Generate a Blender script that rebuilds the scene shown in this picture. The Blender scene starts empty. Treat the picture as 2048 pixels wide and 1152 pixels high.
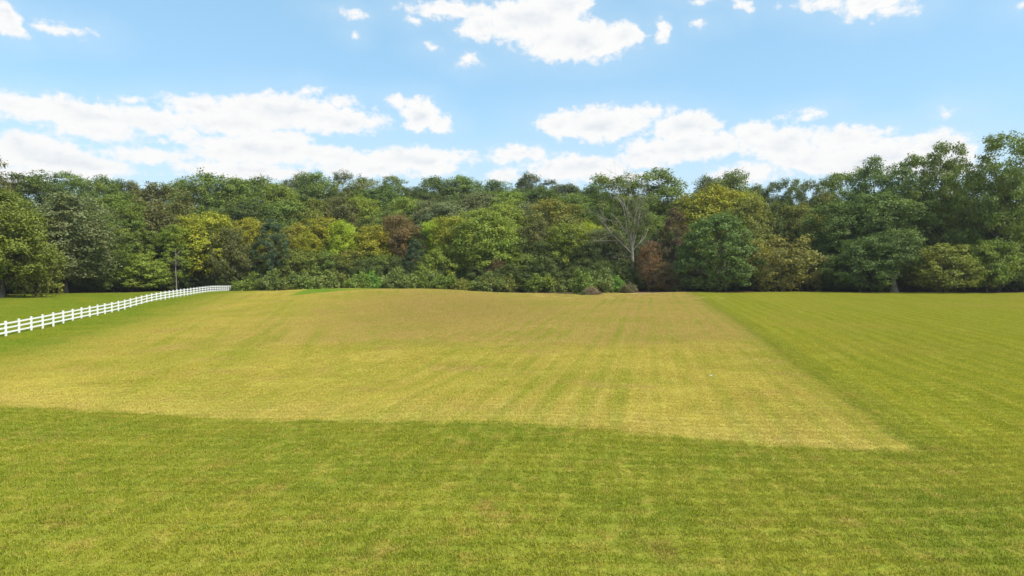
import bpy, math, random
import numpy as np
from mathutils import Vector, Matrix

# ------------------------------------------------------------------ camera, sky, sun, exposure
scene = bpy.context.scene
COL = scene.collection
R = math.radians

cam_data = bpy.data.cameras.new('camera')
cam = bpy.data.objects.new('camera', cam_data)
COL.objects.link(cam)
cam_data.sensor_width = 36.0
cam_data.lens = 24.0
cam_data.clip_start = 0.1
cam_data.clip_end = 8000.0
cam.location = (0.0, 0.0, 6.0)
cam.rotation_euler = (R(90.0 - 1.3), 0.0, 0.0)
scene.camera = cam

SUN_EL, SUN_AZ = 52.0, 118.0         # azimuth clockwise from the view direction: behind the right shoulder
SUN_STRENGTH, SUN_ANGLE = 2.7, 6.0
SKY_STRENGTH = 0.122
EXPOSURE = 1.0

scene.view_settings.view_transform = 'Standard'
scene.view_settings.look = 'None'
scene.view_settings.gamma = 1.0
scene.view_settings.use_curve_mapping = False
scene.view_settings.exposure = EXPOSURE
scene.cycles.max_bounces = 4
scene.cycles.diffuse_bounces = 2
scene.cycles.transmission_bounces = 2
scene.cycles.use_denoising = True
scene.cycles.use_adaptive_sampling = True
scene.cycles.adaptive_threshold = 0.015


class G:
    """small helper that writes shader maths as node chains"""
    def __init__(self, tree):
        self.t = tree
        self.n = tree.nodes
        self.l = tree.links

    def node(self, kind, **kw):
        nd = self.n.new(kind)
        for k, v in kw.items():
            setattr(nd, k, v)
        return nd

    def put(self, sock, v):
        if isinstance(v, bpy.types.NodeSocket):
            self.l.new(v, sock)
        elif v is not None:
            if hasattr(sock, 'default_value') and sock.type == 'RGBA' and len(v) == 3:
                v = (*v, 1.0)
            sock.default_value = v

    def m(self, op, a, b=None, c=None, clamp=False):
        nd = self.node('ShaderNodeMath', operation=op, use_clamp=clamp)
        for i, v in enumerate((a, b, c)):
            if v is not None:
                self.put(nd.inputs[i], v)
        return nd.outputs[0]

    def add(self, a, b): return self.m('ADD', a, b)
    def sub(self, a, b): return self.m('SUBTRACT', a, b)
    def mul(self, a, b): return self.m('MULTIPLY', a, b)

    def v(self, op, a, b=None, c=None):
        nd = self.node('ShaderNodeVectorMath', operation=op)
        for i, q in enumerate((a, b, c)):
            if q is not None:
                self.put(nd.inputs[i], q)
        return nd.outputs['Value'] if op in ('LENGTH', 'DOT_PRODUCT', 'DISTANCE') else nd.outputs[0]

    def xyz(self, x, y, z):
        nd = self.node('ShaderNodeCombineXYZ')
        for i, q in enumerate((x, y, z)):
            self.put(nd.inputs[i], q)
        return nd.outputs[0]

    def sep(self, vec):
        nd = self.node('ShaderNodeSeparateXYZ')
        self.put(nd.inputs[0], vec)
        return nd.outputs[0], nd.outputs[1], nd.outputs[2]

    def noise(self, vec, scale, detail=3.0, rough=0.5, dist=0.0, color=False):
        nd = self.node('ShaderNodeTexNoise')
        self.put(nd.inputs['Vector'], vec)
        nd.inputs['Scale'].default_value = scale
        nd.inputs['Detail'].default_value = detail
        nd.inputs['Roughness'].default_value = rough
        nd.inputs['Distortion'].default_value = dist
        return nd.outputs['Color' if color else 'Fac']

    def ss(self, x, lo, hi):
        """smooth step"""
        nd = self.node('ShaderNodeMapRange', interpolation_type='SMOOTHSTEP')
        self.put(nd.inputs['Value'], x)
        self.put(nd.inputs['From Min'], lo)
        self.put(nd.inputs['From Max'], hi)
        return nd.outputs[0]

    def mix(self, f, a, b, blend='MIX'):
        nd = self.node('ShaderNodeMix', data_type='RGBA', blend_type=blend)
        self.put(nd.inputs[0], f)
        self.put(nd.inputs[6], a)
        self.put(nd.inputs[7], b)
        return nd.outputs[2]


# cumulus banks: azimuth, elevation, half width, half height in degrees
CLOUDS = [
    (1.50, 20.13, 4.56, 1.82),
    (5.23, 18.60, 5.15, 1.70),
    (-4.73, 20.73, 3.92, 0.79),
    (-2.66, 19.57, 2.08, 1.10),
    (3.99, 21.17, 2.90, 1.43),
    (9.12, 18.63, 1.46, 1.25),
    (3.58, 17.59, 2.49, 0.75),
    (-3.62, 17.03, 0.91, 0.49),
    (-6.43, 18.00, 0.49, 0.24),
    (-13.12, 20.19, 1.03, 0.35),
    (-12.65, 18.86, 0.36, 0.25),
    (12.02, 18.72, 0.68, 0.76),
    (-7.94, 19.85, 0.61, 0.29),
    (-36.50, 16.58, 1.08, 1.28),
    (-35.98, 15.76, 0.76, 0.62),
    (-33.73, 16.36, 1.15, 0.41),
    (-32.48, 16.46, 0.89, 0.35),
    (27.46, 19.08, 2.78, 0.85),
    (24.09, 19.85, 2.08, 0.47),
    (29.08, 18.36, 1.59, 0.49),
    (18.47, 20.12, 0.64, 0.48),
    (15.28, 19.27, 0.62, 0.25),
    (15.46, 20.87, 1.08, 0.24),
    (36.41, 17.20, 0.38, 0.24),
    (32.40, 11.24, 0.54, 0.27),
    (-18.68, 12.41, 5.61, 1.50),
    (-14.86, 12.20, 4.67, 1.00),
    (-23.75, 12.41, 3.84, 0.87),
    (-21.99, 11.46, 4.66, 1.04),
    (-31.59, 10.99, 5.15, 1.16),
    (-35.07, 11.23, 3.08, 0.79),
    (-30.99, 10.03, 3.38, 0.83),
    (-27.82, 11.12, 3.59, 0.92),
    (-25.49, 10.15, 1.57, 0.66),
    (-7.64, 12.81, 1.80, 1.33),
    (-6.20, 12.14, 1.40, 0.79),
    (-9.27, 13.61, 1.38, 0.46),
    (-16.58, 14.06, 0.92, 0.37),
    (-14.06, 13.54, 1.57, 0.53),
    (-29.15, 12.37, 0.70, 0.31),
    (-35.58, 10.47, 0.39, 0.24),
    (-35.11, 8.32, 3.08, 1.33),
    (-32.53, 7.53, 3.57, 1.11),
    (-35.96, 6.74, 3.29, 0.67),
    (-27.84, 8.62, 3.59, 0.65),
    (-20.19, 9.52, 5.51, 1.29),
    (-21.66, 7.92, 5.41, 0.91),
    (-14.87, 9.49, 4.29, 0.86),
    (-18.69, 10.56, 2.62, 0.84),
    (-8.47, 9.14, 4.49, 1.20),
    (-10.91, 8.56, 6.03, 0.80),
    (-5.17, 9.69, 2.90, 0.56),
    (7.31, 12.19, 4.92, 1.42),
    (4.00, 12.26, 2.08, 1.03),
    (10.97, 12.89, 2.01, 0.70),
    (14.15, 11.58, 2.94, 1.31),
    (13.38, 9.86, 4.34, 1.18),
    (10.98, 9.23, 2.82, 0.88),
    (16.49, 10.11, 2.30, 1.01),
    (21.35, 9.83, 3.26, 1.58),
    (19.51, 10.70, 2.23, 0.98),
    (23.47, 11.89, 1.19, 0.51),
    (21.51, 11.98, 0.36, 0.24),
    (26.24, 9.90, 3.02, 0.94),
    (27.58, 8.46, 5.25, 1.37),
    (31.98, 8.62, 2.41, 1.38),
    (32.27, 9.55, 1.02, 0.55),
    (23.50, 8.56, 2.81, 1.12),
    (31.08, 7.48, 3.68, 0.84),
    (5.67, 8.67, 4.96, 1.13),
    (0.67, 9.77, 3.34, 0.65),
    (-0.59, 8.18, 1.51, 0.82),
    (18.79, 7.75, 3.00, 0.85),
    (8.55, 7.81, 4.08, 0.57),
]


def build_sky():
    world = bpy.data.worlds.new('World')
    scene.world = world
    world.use_nodes = True
    t = world.node_tree
    t.nodes.clear()
    g = G(t)
    sky = g.node('ShaderNodeTexSky', sky_type='NISHITA')
    sky.sun_disc = False
    sky.sun_elevation = R(SUN_EL)
    sky.sun_rotation = R(SUN_AZ)
    sky.air_density = 1.0
    sky.dust_density = 0.6
    sky.ozone_density = 1.6
    sky.altitude = 200.0
    tc = g.node('ShaderNodeTexCoord')
    x, y, z = g.sep(tc.outputs['Generated'])
    az = g.mul(g.m('ARCTAN2', x, y), 180.0 / math.pi)
    el = g.mul(g.m('ARCSINE', z), 180.0 / math.pi)
    p0 = g.xyz(az, el, 0.0)
    # billowing edges: the cloud outlines are bent by noise before they are measured
    w1 = g.v('SUBTRACT', g.noise(p0, 0.35, 2.0, 0.5, color=True), (0.5, 0.5, 0.5))
    w2 = g.v('SUBTRACT', g.noise(p0, 1.6, 4.0, 0.6, color=True), (0.5, 0.5, 0.5))
    p = g.v('ADD', p0, g.v('MULTIPLY', w1, (2.6, 1.3, 0.0)))
    p = g.v('ADD', p, g.v('MULTIPLY', w2, (0.9, 0.65, 0.0)))
    best = None
    for (ca, ce, ra, re) in CLOUDS:
        q = g.v('MULTIPLY_ADD', p, (1.0 / ra, 1.0 / re, 0.0), (-ca / ra, -ce / re, 0.0))
        k = min(0.9, 0.75 * min(ra, re))
        sd = g.m('MULTIPLY_ADD', g.v('LENGTH', q), k, -k)
        best = sd if best is None else g.m('SMOOTH_MIN', best, sd, 0.12)
    # the same kind of sky goes on all round, outside the banks listed above
    pw = g.v('MULTIPLY', p0, (0.05, 0.11, 1.0))
    field = g.noise(pw, 1.0, 4.0, 0.55)
    aside = g.m('MAXIMUM', g.ss(g.m('ABSOLUTE', az), 40.0, 48.0), g.ss(el, 24.5, 30.0))
    low = g.ss(g.m('ABSOLUTE', el), 90.0, 20.0)
    gen = g.m('MULTIPLY_ADD', field, -7.0, g.m('MULTIPLY_ADD', low, -0.6, 4.15))
    gen = g.m('MULTIPLY_ADD', g.sub(1.0, aside), 6.0, gen)
    near = g.m('MINIMUM', best, gen)
    sky_c = g.mix(1.0, sky.outputs[0], (1.0, 1.0, 0.95), blend='MULTIPLY')
    low_haze = g.ss(el, 14.0, 4.0)
    sky_c = g.mix(0.55, sky_c, (1.36, 2.72, 3.72))      # broken cloud evens out the blue
    sky_c = g.mix(g.mul(low_haze, 0.6), sky_c, (2.6, 3.3, 3.85))

    def clouded(sd, octaves):
        fine = g.noise(g.v('MULTIPLY', p0, (1.0, 1.35, 0.0)), 1.1, octaves, 0.62)
        fine_up = g.noise(g.v('MULTIPLY_ADD', p0, (1.0, 1.35, 0.0), (-0.28, 0.5, 0.0)), 1.1, octaves, 0.62)
        dens = g.m('MULTIPLY_ADD', g.sub(fine, 0.5), -1.05, sd)
        mask = g.ss(dens, 0.13, -0.27)
        veil = g.mul(g.ss(sd, 1.4, -0.3), 0.2)          # thin vapour round the banks
        # grey hollows inside the thick clouds, sunlit crests outside
        q = g.v('MULTIPLY', p0, (0.8, 1.35, 0.0))
        soft = g.noise(q, 0.55, 3.0, 0.55)
        soft_up = g.noise(g.v('ADD', q, (-0.35, 0.8, 0.0)), 0.55, 3.0, 0.55)
        relief = g.m('MULTIPLY_ADD', g.sub(soft_up, soft), 2.6, g.mul(g.sub(fine_up, fine), 0.45))
        body = g.ss(dens, -0.08, -0.5)
        thick = g.ss(sd, -0.35, -1.0)
        grey = g.m('MULTIPLY', body, g.m('MULTIPLY_ADD', thick, 0.52, g.m('MULTIPLY', g.m('MAXIMUM', relief, 0.0), 0.7), clamp=True), clamp=True)
        cloud = g.mix(grey, (4.05, 4.05, 4.02), (2.95, 3.22, 3.55))
        c = g.mix(veil, sky_c, (3.4, 3.8, 4.1))
        bg = g.node('ShaderNodeBackground')
        bg.inputs['Strength'].default_value = SKY_STRENGTH
        g.put(bg.inputs['Color'], g.mix(mask, c, cloud))
        return bg.outputs[0]

    # the listed banks all lie ahead; elsewhere only the general field has to be worked out
    ahead = g.mul(g.m('LESS_THAN', g.m('ABSOLUTE', az), 50.0), g.m('LESS_THAN', el, 32.0))
    mx = g.node('ShaderNodeMixShader')
    g.put(mx.inputs[0], ahead)
    t.links.new(clouded(gen, 5.0), mx.inputs[1])
    t.links.new(clouded(near, 7.0), mx.inputs[2])
    out = g.node('ShaderNodeOutputWorld')
    t.links.new(mx.outputs[0], out.inputs['Surface'])
    world.cycles.sampling_method = 'MANUAL'
    world.cycles.sample_map_resolution = 512


build_sky()

sun_data = bpy.data.lights.new('sun', 'SUN')
sun_data.energy = SUN_STRENGTH
sun_data.angle = R(SUN_ANGLE)
sun_data.color = (1.0, 0.95, 0.86)
sun = bpy.data.objects.new('sun', sun_data)
COL.objects.link(sun)
_s = Vector((math.sin(R(SUN_AZ)) * math.cos(R(SUN_EL)), math.cos(R(SUN_AZ)) * math.cos(R(SUN_EL)), math.sin(R(SUN_EL))))
sun.rotation_euler = _s.to_track_quat('Z', 'Y').to_euler()
sun.location = (60, -40, 80)

# ------------------------------------------------------------------ terrain shape
FENCE_SLOPE = -0.218


def fence_x(y):
    return -46.1 + FENCE_SLOPE * (y - 62.0)


CTRL = [(-40, 0, 0), (-15, 0, 0), (0, 0, 0), (15, 0, 0), (40, 0, 0), (-40, 25, 0), (-15, 25, 0), (0, 25, 0), (15, 25, 0), (40, 25, .05),
        (-80, 25, -.2), (90, 25, .1), (-60, 62, .2), (-90, 80, .7), (0, 50, .25), (25, 50, .3), (60, 60, .5), (100, 80, .8), (-25, 45, .15), (-38, 52, .12),
        (23.5, 72, .68), (60, 100, 1.1), (100, 110, 1.25), (30, 105, 1.0), (0, 80, .75), (10, 120, 1.1),
        (-30, 80, 1.0), (-18, 80, 1.05), (-36, 103, 2.15), (-22, 103, 2.35), (-8, 103, 1.75),
        (-39, 125, 2.75), (-25, 125, 2.98), (-13, 125, 2.75), (-2, 128, 1.9), (-39, 150, 2.0), (-22, 150, 2.1), (-8, 150, 1.65), (-30, 175, 1.3), (-60, 178, 1.2), (0, 175, 1.2),
        (16, 145, 1.12), (38, 145, 1.45), (70, 145, 1.6), (105, 140, 1.7), (30, 172, 1.4), (60, 170, 1.7),
        (-88.5, 118, 1.6), (-92.8, 145, 1.64), (-89.5, 160, 1.35), (-75, 130, 1.5),
        (-80, 200, 3), (-40, 205, 3), (0, 205, 3), (40, 205, 3.5), (90, 200, 4), (150, 180, 4), (-150, 180, 4), (-150, 120, 2), (150, 110, 1.6), (-150, 40, .2), (160, 40, .4),
        (-150, 270, 13), (-80, 270, 17), (-20, 270, 18), (40, 270, 18), (90, 270, 15), (160, 260, 12),
        (-150, 340, 20), (0, 340, 25), (150, 340, 20), (0, 430, 29), (-200, 430, 27), (200, 430, 27), (-250, 200, 7), (250, 200, 7), (-250, 60, 1), (250, 60, 1), (0, -40, 0), (-150, -40, 0), (150, -40, 0)]
for (_y, _z) in ((62, .19), (80, .6), (93.9, .94), (103.4, 1.34), (110.5, 1.51), (117.9, 1.62), (127.7, 1.70), (137.5, 1.77), (150, 1.76), (172.9, 1.44)):
    CTRL.append((fence_x(_y), _y, _z))
CTRL = np.array(CTRL, float)
_C2 = 14.0 ** 2


def _phi(d2):
    return np.sqrt(d2 + _C2)


_d2 = ((CTRL[:, None, :2] - CTRL[None, :, :2]) ** 2).sum(-1)
_n = len(CTRL)
_A = np.zeros((_n + 1, _n + 1))
_A[:_n, :_n] = _phi(_d2) - 0.02 * np.eye(_n)
_A[:_n, _n] = 1
_A[_n, :_n] = 1
_W = np.linalg.solve(_A, np.concatenate([CTRL[:, 2], [0]]))


def ground_z(x, y):
    x = np.clip(np.asarray(x, float), -240, 240)
    y = np.clip(np.asarray(y, float), -40, 430)
    q = np.stack([x.ravel(), y.ravel()], -1)
    out = np.empty(len(q))
    for i in range(0, len(q), 20000):
        s = q[i:i + 20000]
        out[i:i + 20000] = _phi(((s[:, None, :] - CTRL[None, :, :2]) ** 2).sum(-1)) @ _W[:_n] + _W[_n]
    return out.reshape(x.shape)


def gz(x, y):
    return float(ground_z(np.array([x]), np.array([y]))[0])

# ------------------------------------------------------------------ helpers
def tag(o, label=None, cat=None, group=None, kind=None):
    if label: o['label'] = label
    if cat: o['category'] = cat
    if group: o['group'] = group
    if kind: o['kind'] = kind
    return o


def np_mesh(name, verts, faces):
    """verts (n,3), faces (m,k) with one face size"""
    me = bpy.data.meshes.new(name)
    verts = np.ascontiguousarray(verts, dtype=np.float32)
    faces = np.ascontiguousarray(faces, dtype=np.int32)
    m, k = faces.shape
    me.vertices.add(len(verts))
    me.vertices.foreach_set('co', verts.ravel())
    me.loops.add(m * k)
    me.loops.foreach_set('vertex_index', faces.ravel())
    me.polygons.add(m)
    me.polygons.foreach_set('loop_start', np.arange(0, m * k, k, dtype=np.int32))
    me.polygons.foreach_set('loop_total', np.full(m, k, dtype=np.int32))
    me.update(calc_edges=True)
    return me


def smooth(me):
    me.polygons.foreach_set('use_smooth', np.ones(len(me.polygons), dtype=bool))
    return me


def link(name, me, mat=None, parent=None, loc=None):
    o = bpy.data.objects.new(name, me)
    COL.objects.link(o)
    if mat is not None and me is not None and not me.materials:
        me.materials.append(mat)
    if parent is not None:
        o.parent = parent
    if loc is not None:
        o.location = loc
    return o


class Tubes:
    """tapered tubes collected into one mesh"""
    def __init__(self, sides=6):
        self.s, self.v, self.f, self.n = sides, [], [], 0

    def add(self, pts, radii):
        pts = np.asarray(pts, float)
        k, s = len(pts), self.s
        tang = np.gradient(pts, axis=0)
        tang /= np.linalg.norm(tang, axis=1)[:, None] + 1e-9
        ref = np.array([0.31, 0.9, 0.27])
        a = np.cross(tang, ref)
        a /= np.linalg.norm(a, axis=1)[:, None] + 1e-9
        b = np.cross(tang, a)
        th = np.linspace(0, 2 * math.pi, s, endpoint=False)
        ring = (np.cos(th)[None, :, None] * a[:, None, :] + np.sin(th)[None, :, None] * b[:, None, :]) * np.asarray(radii)[:, None, None]
        self.v.append((pts[:, None, :] + ring).reshape(-1, 3))
        i = np.arange(k - 1)[:, None] * s
        j = np.arange(s)[None, :]
        j2 = (j + 1) % s
        f = np.stack([i + j, i + j2, i + s + j2, i + s + j], -1).reshape(-1, 4)
        self.f.append(f + self.n)
        self.n += k * s

    def mesh(self, name):
        return smooth(np_mesh(name, np.concatenate(self.v), np.concatenate(self.f)))


def unit(a):
    return a / (np.linalg.norm(a, axis=-1, keepdims=True) + 1e-9)


# ------------------------------------------------------------------ materials
def new_mat(name):
    m = bpy.data.materials.new(name)
    m.use_nodes = True
    m.node_tree.nodes.clear()
    return m, G(m.node_tree)


def finish(g, shader):
    o = g.node('ShaderNodeOutputMaterial')
    g.l.new(shader, o.inputs['Surface'])


def principled(g, col, rough=0.8, spec=0.2, normal=None):
    b = g.node('ShaderNodeBsdfPrincipled')
    g.put(b.inputs['Base Color'], col)
    b.inputs['Roughness'].default_value = rough
    b.inputs['Specular IOR Level'].default_value = spec
    if normal is not None:
        g.l.new(normal, b.inputs['Normal'])
    return b.outputs[0]


def bump(g, h, strength, dist):
    b = g.node('ShaderNodeBump')
    b.inputs['Strength'].default_value = strength
    b.inputs['Distance'].default_value = dist
    g.l.new(h, b.inputs['Height'])
    return b.outputs[0]


def field_colour(g):
    """colour of the mown ground and of the grass that grows on it, from the place it stands at"""
    pos = g.node('ShaderNodeNewGeometry').outputs['Position']
    X, Y, Z = g.sep(pos)
    P = g.xyz(X, Y, 0.0)
    n_big = g.noise(P, 0.045, 3.0, 0.55)
    n_mid = g.noise(P, 0.22, 3.0, 0.6)
    n_small = g.noise(P, 1.3, 3.0, 0.65)
    n_fine = g.noise(P, 7.0, 2.0, 0.6)
    jig = g.mul(g.sub(g.noise(P, 0.9, 5.0, 0.7), 0.5), 2.2)
    # mowing directions: along the straight right-hand edge, and along the fence on the knoll
    s1 = g.m('MULTIPLY_ADD', Y, -0.2, X)
    s2 = g.m('MULTIPLY_ADD', Y, 0.218, X)
    ph = g.mul(g.sub(g.noise(P, 0.05, 2.0, 0.5), 0.5), 1.0)
    st1 = g.noise(g.xyz(g.add(s1, ph), g.mul(Y, 0.03), 0.0), 0.42, 3.0, 0.55)
    st1f = g.noise(g.xyz(g.add(s1, ph), g.mul(Y, 0.06), 3.0), 1.9, 2.0, 0.6)
    st2 = g.noise(g.xyz(g.add(s2, g.mul(ph, 2.0)), g.mul(Y, 0.05), 7.0), 0.55, 4.0, 0.62)
    w1 = g.m('SINE', g.m('MULTIPLY_ADD', s1, 3.9, g.mul(ph, 1.3)))
    st1 = g.m('MULTIPLY_ADD', g.mul(w1, g.ss(n_mid, 0.3, 0.6)), 0.10, g.m('MULTIPLY_ADD', st1, 0.45, 0.275))
    w2 = g.m('SINE', g.m('MULTIPLY_ADD', s2, 2.6, g.mul(ph, 2.6)))
    st2 = g.m('MULTIPLY_ADD', st2, 0.7, 0.14)
    st2 = g.m('MULTIPLY_ADD', g.mul(w2, g.ss(n_mid, 0.35, 0.65)), 0.05, st2)
    onleft = g.ss(X, 2.0, -22.0)
    stripe = g.m('MULTIPLY_ADD', g.sub(st2, st1), onleft, st1)
    # where the hay was cut last
    front = g.add(g.m('MULTIPLY_ADD', X, 0.185, g.sub(Y, 25.84)), jig)
    right = g.add(g.sub(g.m('MULTIPLY_ADD', Y, 0.2, 9.14), X), g.mul(jig, 0.7))
    left = g.sub(X, g.m('MULTIPLY_ADD', Y, -0.218, -32.6))
    left_soft = g.ss(g.add(left, g.mul(g.sub(n_mid, 0.5), 7.0)), 2.6, 15.0)
    soft_r = g.m('MULTIPLY_ADD', Y, 0.010, 0.12)
    hay = g.mul(g.mul(g.ss(front, -0.35, 0.55), g.ss(right, g.mul(soft_r, -1.0), soft_r)), left_soft)
    # dry hay stubble
    straw = g.mix(g.ss(n_mid, 0.32, 0.7), (0.51, 0.43, 0.082), (0.445, 0.36, 0.064))
    brown = g.mul(g.ss(g.add(Y, g.mul(g.sub(n_big, 0.5), 30.0)), 46.0, 58.0), g.ss(X, -40.0, -8.0))
    straw = g.mix(g.mul(brown, 0.75), straw, (0.43, 0.315, 0.095))
    green_in = g.m('ADD', g.mul(g.ss(stripe, 0.46, 0.64), 0.8), g.mul(g.ss(n_small, 0.5, 0.74), 0.55), clamp=True)
    green_in = g.mul(green_in, g.m('MULTIPLY_ADD', g.ss(n_big, 0.3, 0.6), 0.75, 0.25))
    straw = g.mix(g.mul(green_in, 0.8), straw, (0.29, 0.315, 0.022))
    straw = g.mix(g.mul(g.ss(st1f, 0.56, 0.72), 0.25), straw, (0.58, 0.475, 0.15))
    yg = g.mul(g.ss(g.noise(P, 0.075, 4.0, 0.6, 0.4), 0.44, 0.62), g.ss(n_small, 0.25, 0.6))
    straw = g.mix(g.mul(yg, 0.5), straw, (0.29, 0.315, 0.022))
    hollow = g.v('LENGTH', g.v('MULTIPLY', g.v('SUBTRACT', P, (-8.0, 92.0, 0.0)), (0.055, 0.03, 0.0)))
    straw = g.mix(g.mul(g.ss(g.add(hollow, g.mul(g.sub(n_mid, 0.5), 1.4)), 1.1, 0.3), 0.5), straw, (0.36, 0.26, 0.075))
    pinkish = g.ss(g.noise(P, 0.16, 5.0, 0.7), 0.52, 0.7)
    straw = g.mix(g.mul(pinkish, 0.6), straw, (0.45, 0.3, 0.105))
    rim = g.mul(g.ss(front, 7.0, 1.0), g.ss(n_mid, 0.3, 0.55))
    straw = g.mix(g.mul(rim, 0.25), straw, (0.58, 0.475, 0.15))
    # greener sward: in front, to the right and by the fence
    grass = g.mix(g.ss(n_mid, 0.3, 0.72), (0.205, 0.25, 0.013), (0.28, 0.285, 0.019))
    grass = g.mix(g.mul(g.ss(n_small, 0.46, 0.74), 0.7), grass, (0.38, 0.305, 0.055))
    grass = g.mix(g.mul(g.ss(g.noise(P, 0.9, 5.0, 0.65), 0.55, 0.76), 0.55), grass, (0.14, 0.25, 0.018))
    grass = g.mix(g.mul(g.ss(g.noise(P, 0.5, 5.0, 0.7), 0.46, 0.26), 0.65), grass, (0.34, 0.23, 0.055))
    rgrass = g.mix(g.ss(stripe, 0.36, 0.64), (0.275, 0.3, 0.014), (0.355, 0.345, 0.025))
    rgrass = g.mix(g.mul(g.ss(n_big, 0.5, 0.7), 0.45), rgrass, (0.4, 0.315, 0.055))
    rgrass = g.mix(g.mul(g.ss(st1f, 0.5, 0.75), 0.35), rgrass, (0.4, 0.36, 0.06))
    lawn = g.mix(g.ss(n_mid, 0.35, 0.7), (0.185, 0.26, 0.009), (0.265, 0.285, 0.014))
    on_right = g.ss(g.add(right, g.mul(n_mid, 2.0)), 1.0, -1.5)
    on_right = g.mul(on_right, g.ss(g.add(Y, g.mul(n_mid, 6.0)), 19.0, 32.0))
    on_left = g.mul(g.sub(1.0, left_soft), g.ss(Y, 30.0, 50.0))
    sward = g.mix(on_right, grass, rgrass)
    sward = g.mix(on_left, sward, lawn)
    col = g.mix(hay, sward, straw)
    # fresh green wedge left uncut on the crest of the knoll
    kn = g.mul(g.sub(n_small, 0.5), 1.5)
    wedge = g.mul(g.ss(g.add(kn, g.sub(g.m('MULTIPLY_ADD', Y, 0.533, -90.5), X)), -0.5, 0.7), g.ss(g.add(kn, g.add(X, g.m('MULTIPLY_ADD', Y, 0.15, 18.75))), -0.6, 0.6))
    wedge = g.mul(wedge, g.ss(Y, 136.0, 130.0))
    col = g.mix(g.mul(wedge, 0.9), col, (0.17, 0.31, 0.02))
    # pale windrow crumbs at the far end of the mown strips
    far = g.mul(g.mul(g.ss(Y, 118.0, 132.0), g.ss(X, -6.0, 4.0)), g.ss(X, 44.0, 36.0))
    crumbs = g.ss(g.noise(g.xyz(g.mul(s1, 0.35), g.mul(Y, 0.28), 0.0), 1.0, 3.0, 0.6), 0.56, 0.66)
    col = g.mix(g.mul(g.mul(far, crumbs), 0.75), col, (0.68, 0.56, 0.2))
    # grain
    var = g.m('MULTIPLY_ADD', n_fine, 0.6, 0.70)
    var = g.mul(var, g.m('MULTIPLY_ADD', n_small, 0.4, 0.8))
    col = g.mix(1.0, col, g.xyz(var, var, var), blend='MULTIPLY')
    return col, X, Y, P, n_fine, n_small


def ground_material():
    m, g = new_mat('meadow')
    col, X, Y, P, n_fine, n_small = field_colour(g)
    col = g.mix(0.3, col, (0.17, 0.15, 0.05))      # thatch and soil between the blades
    at = g.node('ShaderNodeAttribute', attribute_name='woods')
    w = g.ss(g.add(at.outputs['Fac'], g.mul(g.sub(g.noise(P, 0.35, 4.0, 0.6), 0.5), 0.7)), 0.35, 0.65)
    litter = g.mix(g.noise(P, 0.8, 4.0, 0.7), (0.045, 0.032, 0.02), (0.13, 0.085, 0.05))
    col = g.mix(w, col, litter)
    at2 = g.node('ShaderNodeAttribute', attribute_name='dirt')
    dirt = g.mix(n_small, (0.17, 0.10, 0.055), (0.27, 0.17, 0.10))
    col = g.mix(g.ss(g.add(at2.outputs['Fac'], g.mul(g.sub(g.noise(P, 0.5, 4.0, 0.6), 0.5), 0.8)), 0.3, 0.7), col, dirt)
    h = g.m('MULTIPLY_ADD', n_small, 1.5, g.noise(P, 4.0, 4.0, 0.7))
    finish(g, principled(g, col, 0.95, 0.05, bump(g, h, 0.6, 0.12)))
    return m


def grass_material():
    m, g = new_mat('grass_blade')
    col = field_colour(g)[0]
    isl = g.node('ShaderNodeNewGeometry').outputs['Random Per Island']
    k = g.m('MULTIPLY_ADD', isl, 0.9, 0.8)
    col = g.mix(1.0, col, g.xyz(k, k, k), blend='MULTIPLY')
    col = g.mix(g.mul(g.ss(isl, 0.78, 0.82), 0.5), col, (0.40, 0.32, 0.12))
    d = principled(g, col, 0.65, 0.15)
    tr = g.node('ShaderNodeBsdfTranslucent')
    g.put(tr.inputs['Color'], col)
    mx = g.node('ShaderNodeMixShader')
    mx.inputs[0].default_value = 0.3
    g.l.new(d, mx.inputs[1]); g.l.new(tr.outputs[0], mx.inputs[2])
    finish(g, mx.outputs[0])
    return m


def leaf_material():
    m, g = new_mat('foliage')
    oi = g.node('ShaderNodeObjectInfo')
    tc = g.node('ShaderNodeTexCoord').outputs['Object']
    geo = g.node('ShaderNodeNewGeometry')
    isl = geo.outputs['Random Per Island']
    base = oi.outputs['Color']
    _, _, z = g.sep(tc)
    off = g.v('ADD', tc, g.xyz(g.mul(oi.outputs['Random'], 50.0), 0.0, 0.0))
    patch = g.noise(off, 0.45, 3.0, 0.6)
    k = g.m('MULTIPLY_ADD', isl, 0.5, 0.75)
    k = g.mul(k, g.m('MULTIPLY_ADD', patch, 0.9, 0.58))
    col = g.mix(1.0, base, g.xyz(k, k, k), blend='MULTIPLY')
    # sprays of other age on the same tree: yellower or duller
    col = g.mix(g.mul(g.ss(g.noise(off, 0.3, 2.0, 0.5), 0.52, 0.72), 0.5), col, g.mix(1.0, base, (1.55, 1.22, 0.8), blend='MULTIPLY'))
    tip = g.mul(g.mul(oi.outputs['Alpha'], g.ss(z, 9.5, 15.0)), g.ss(patch, 0.38, 0.6))
    col = g.mix(tip, col, (0.27, 0.20, 0.022))
    d = principled(g, col, 0.55, 0.25)
    tr = g.node('ShaderNodeBsdfTranslucent')
    g.put(tr.inputs['Color'], g.mix(1.0, col, (1.15, 1.2, 0.7), blend='MULTIPLY'))
    mx = g.node('ShaderNodeMixShader')
    mx.inputs[0].default_value = 0.28
    g.l.new(d, mx.inputs[1]); g.l.new(tr.outputs[0], mx.inputs[2])
    finish(g, mx.outputs[0])
    return m


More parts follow.
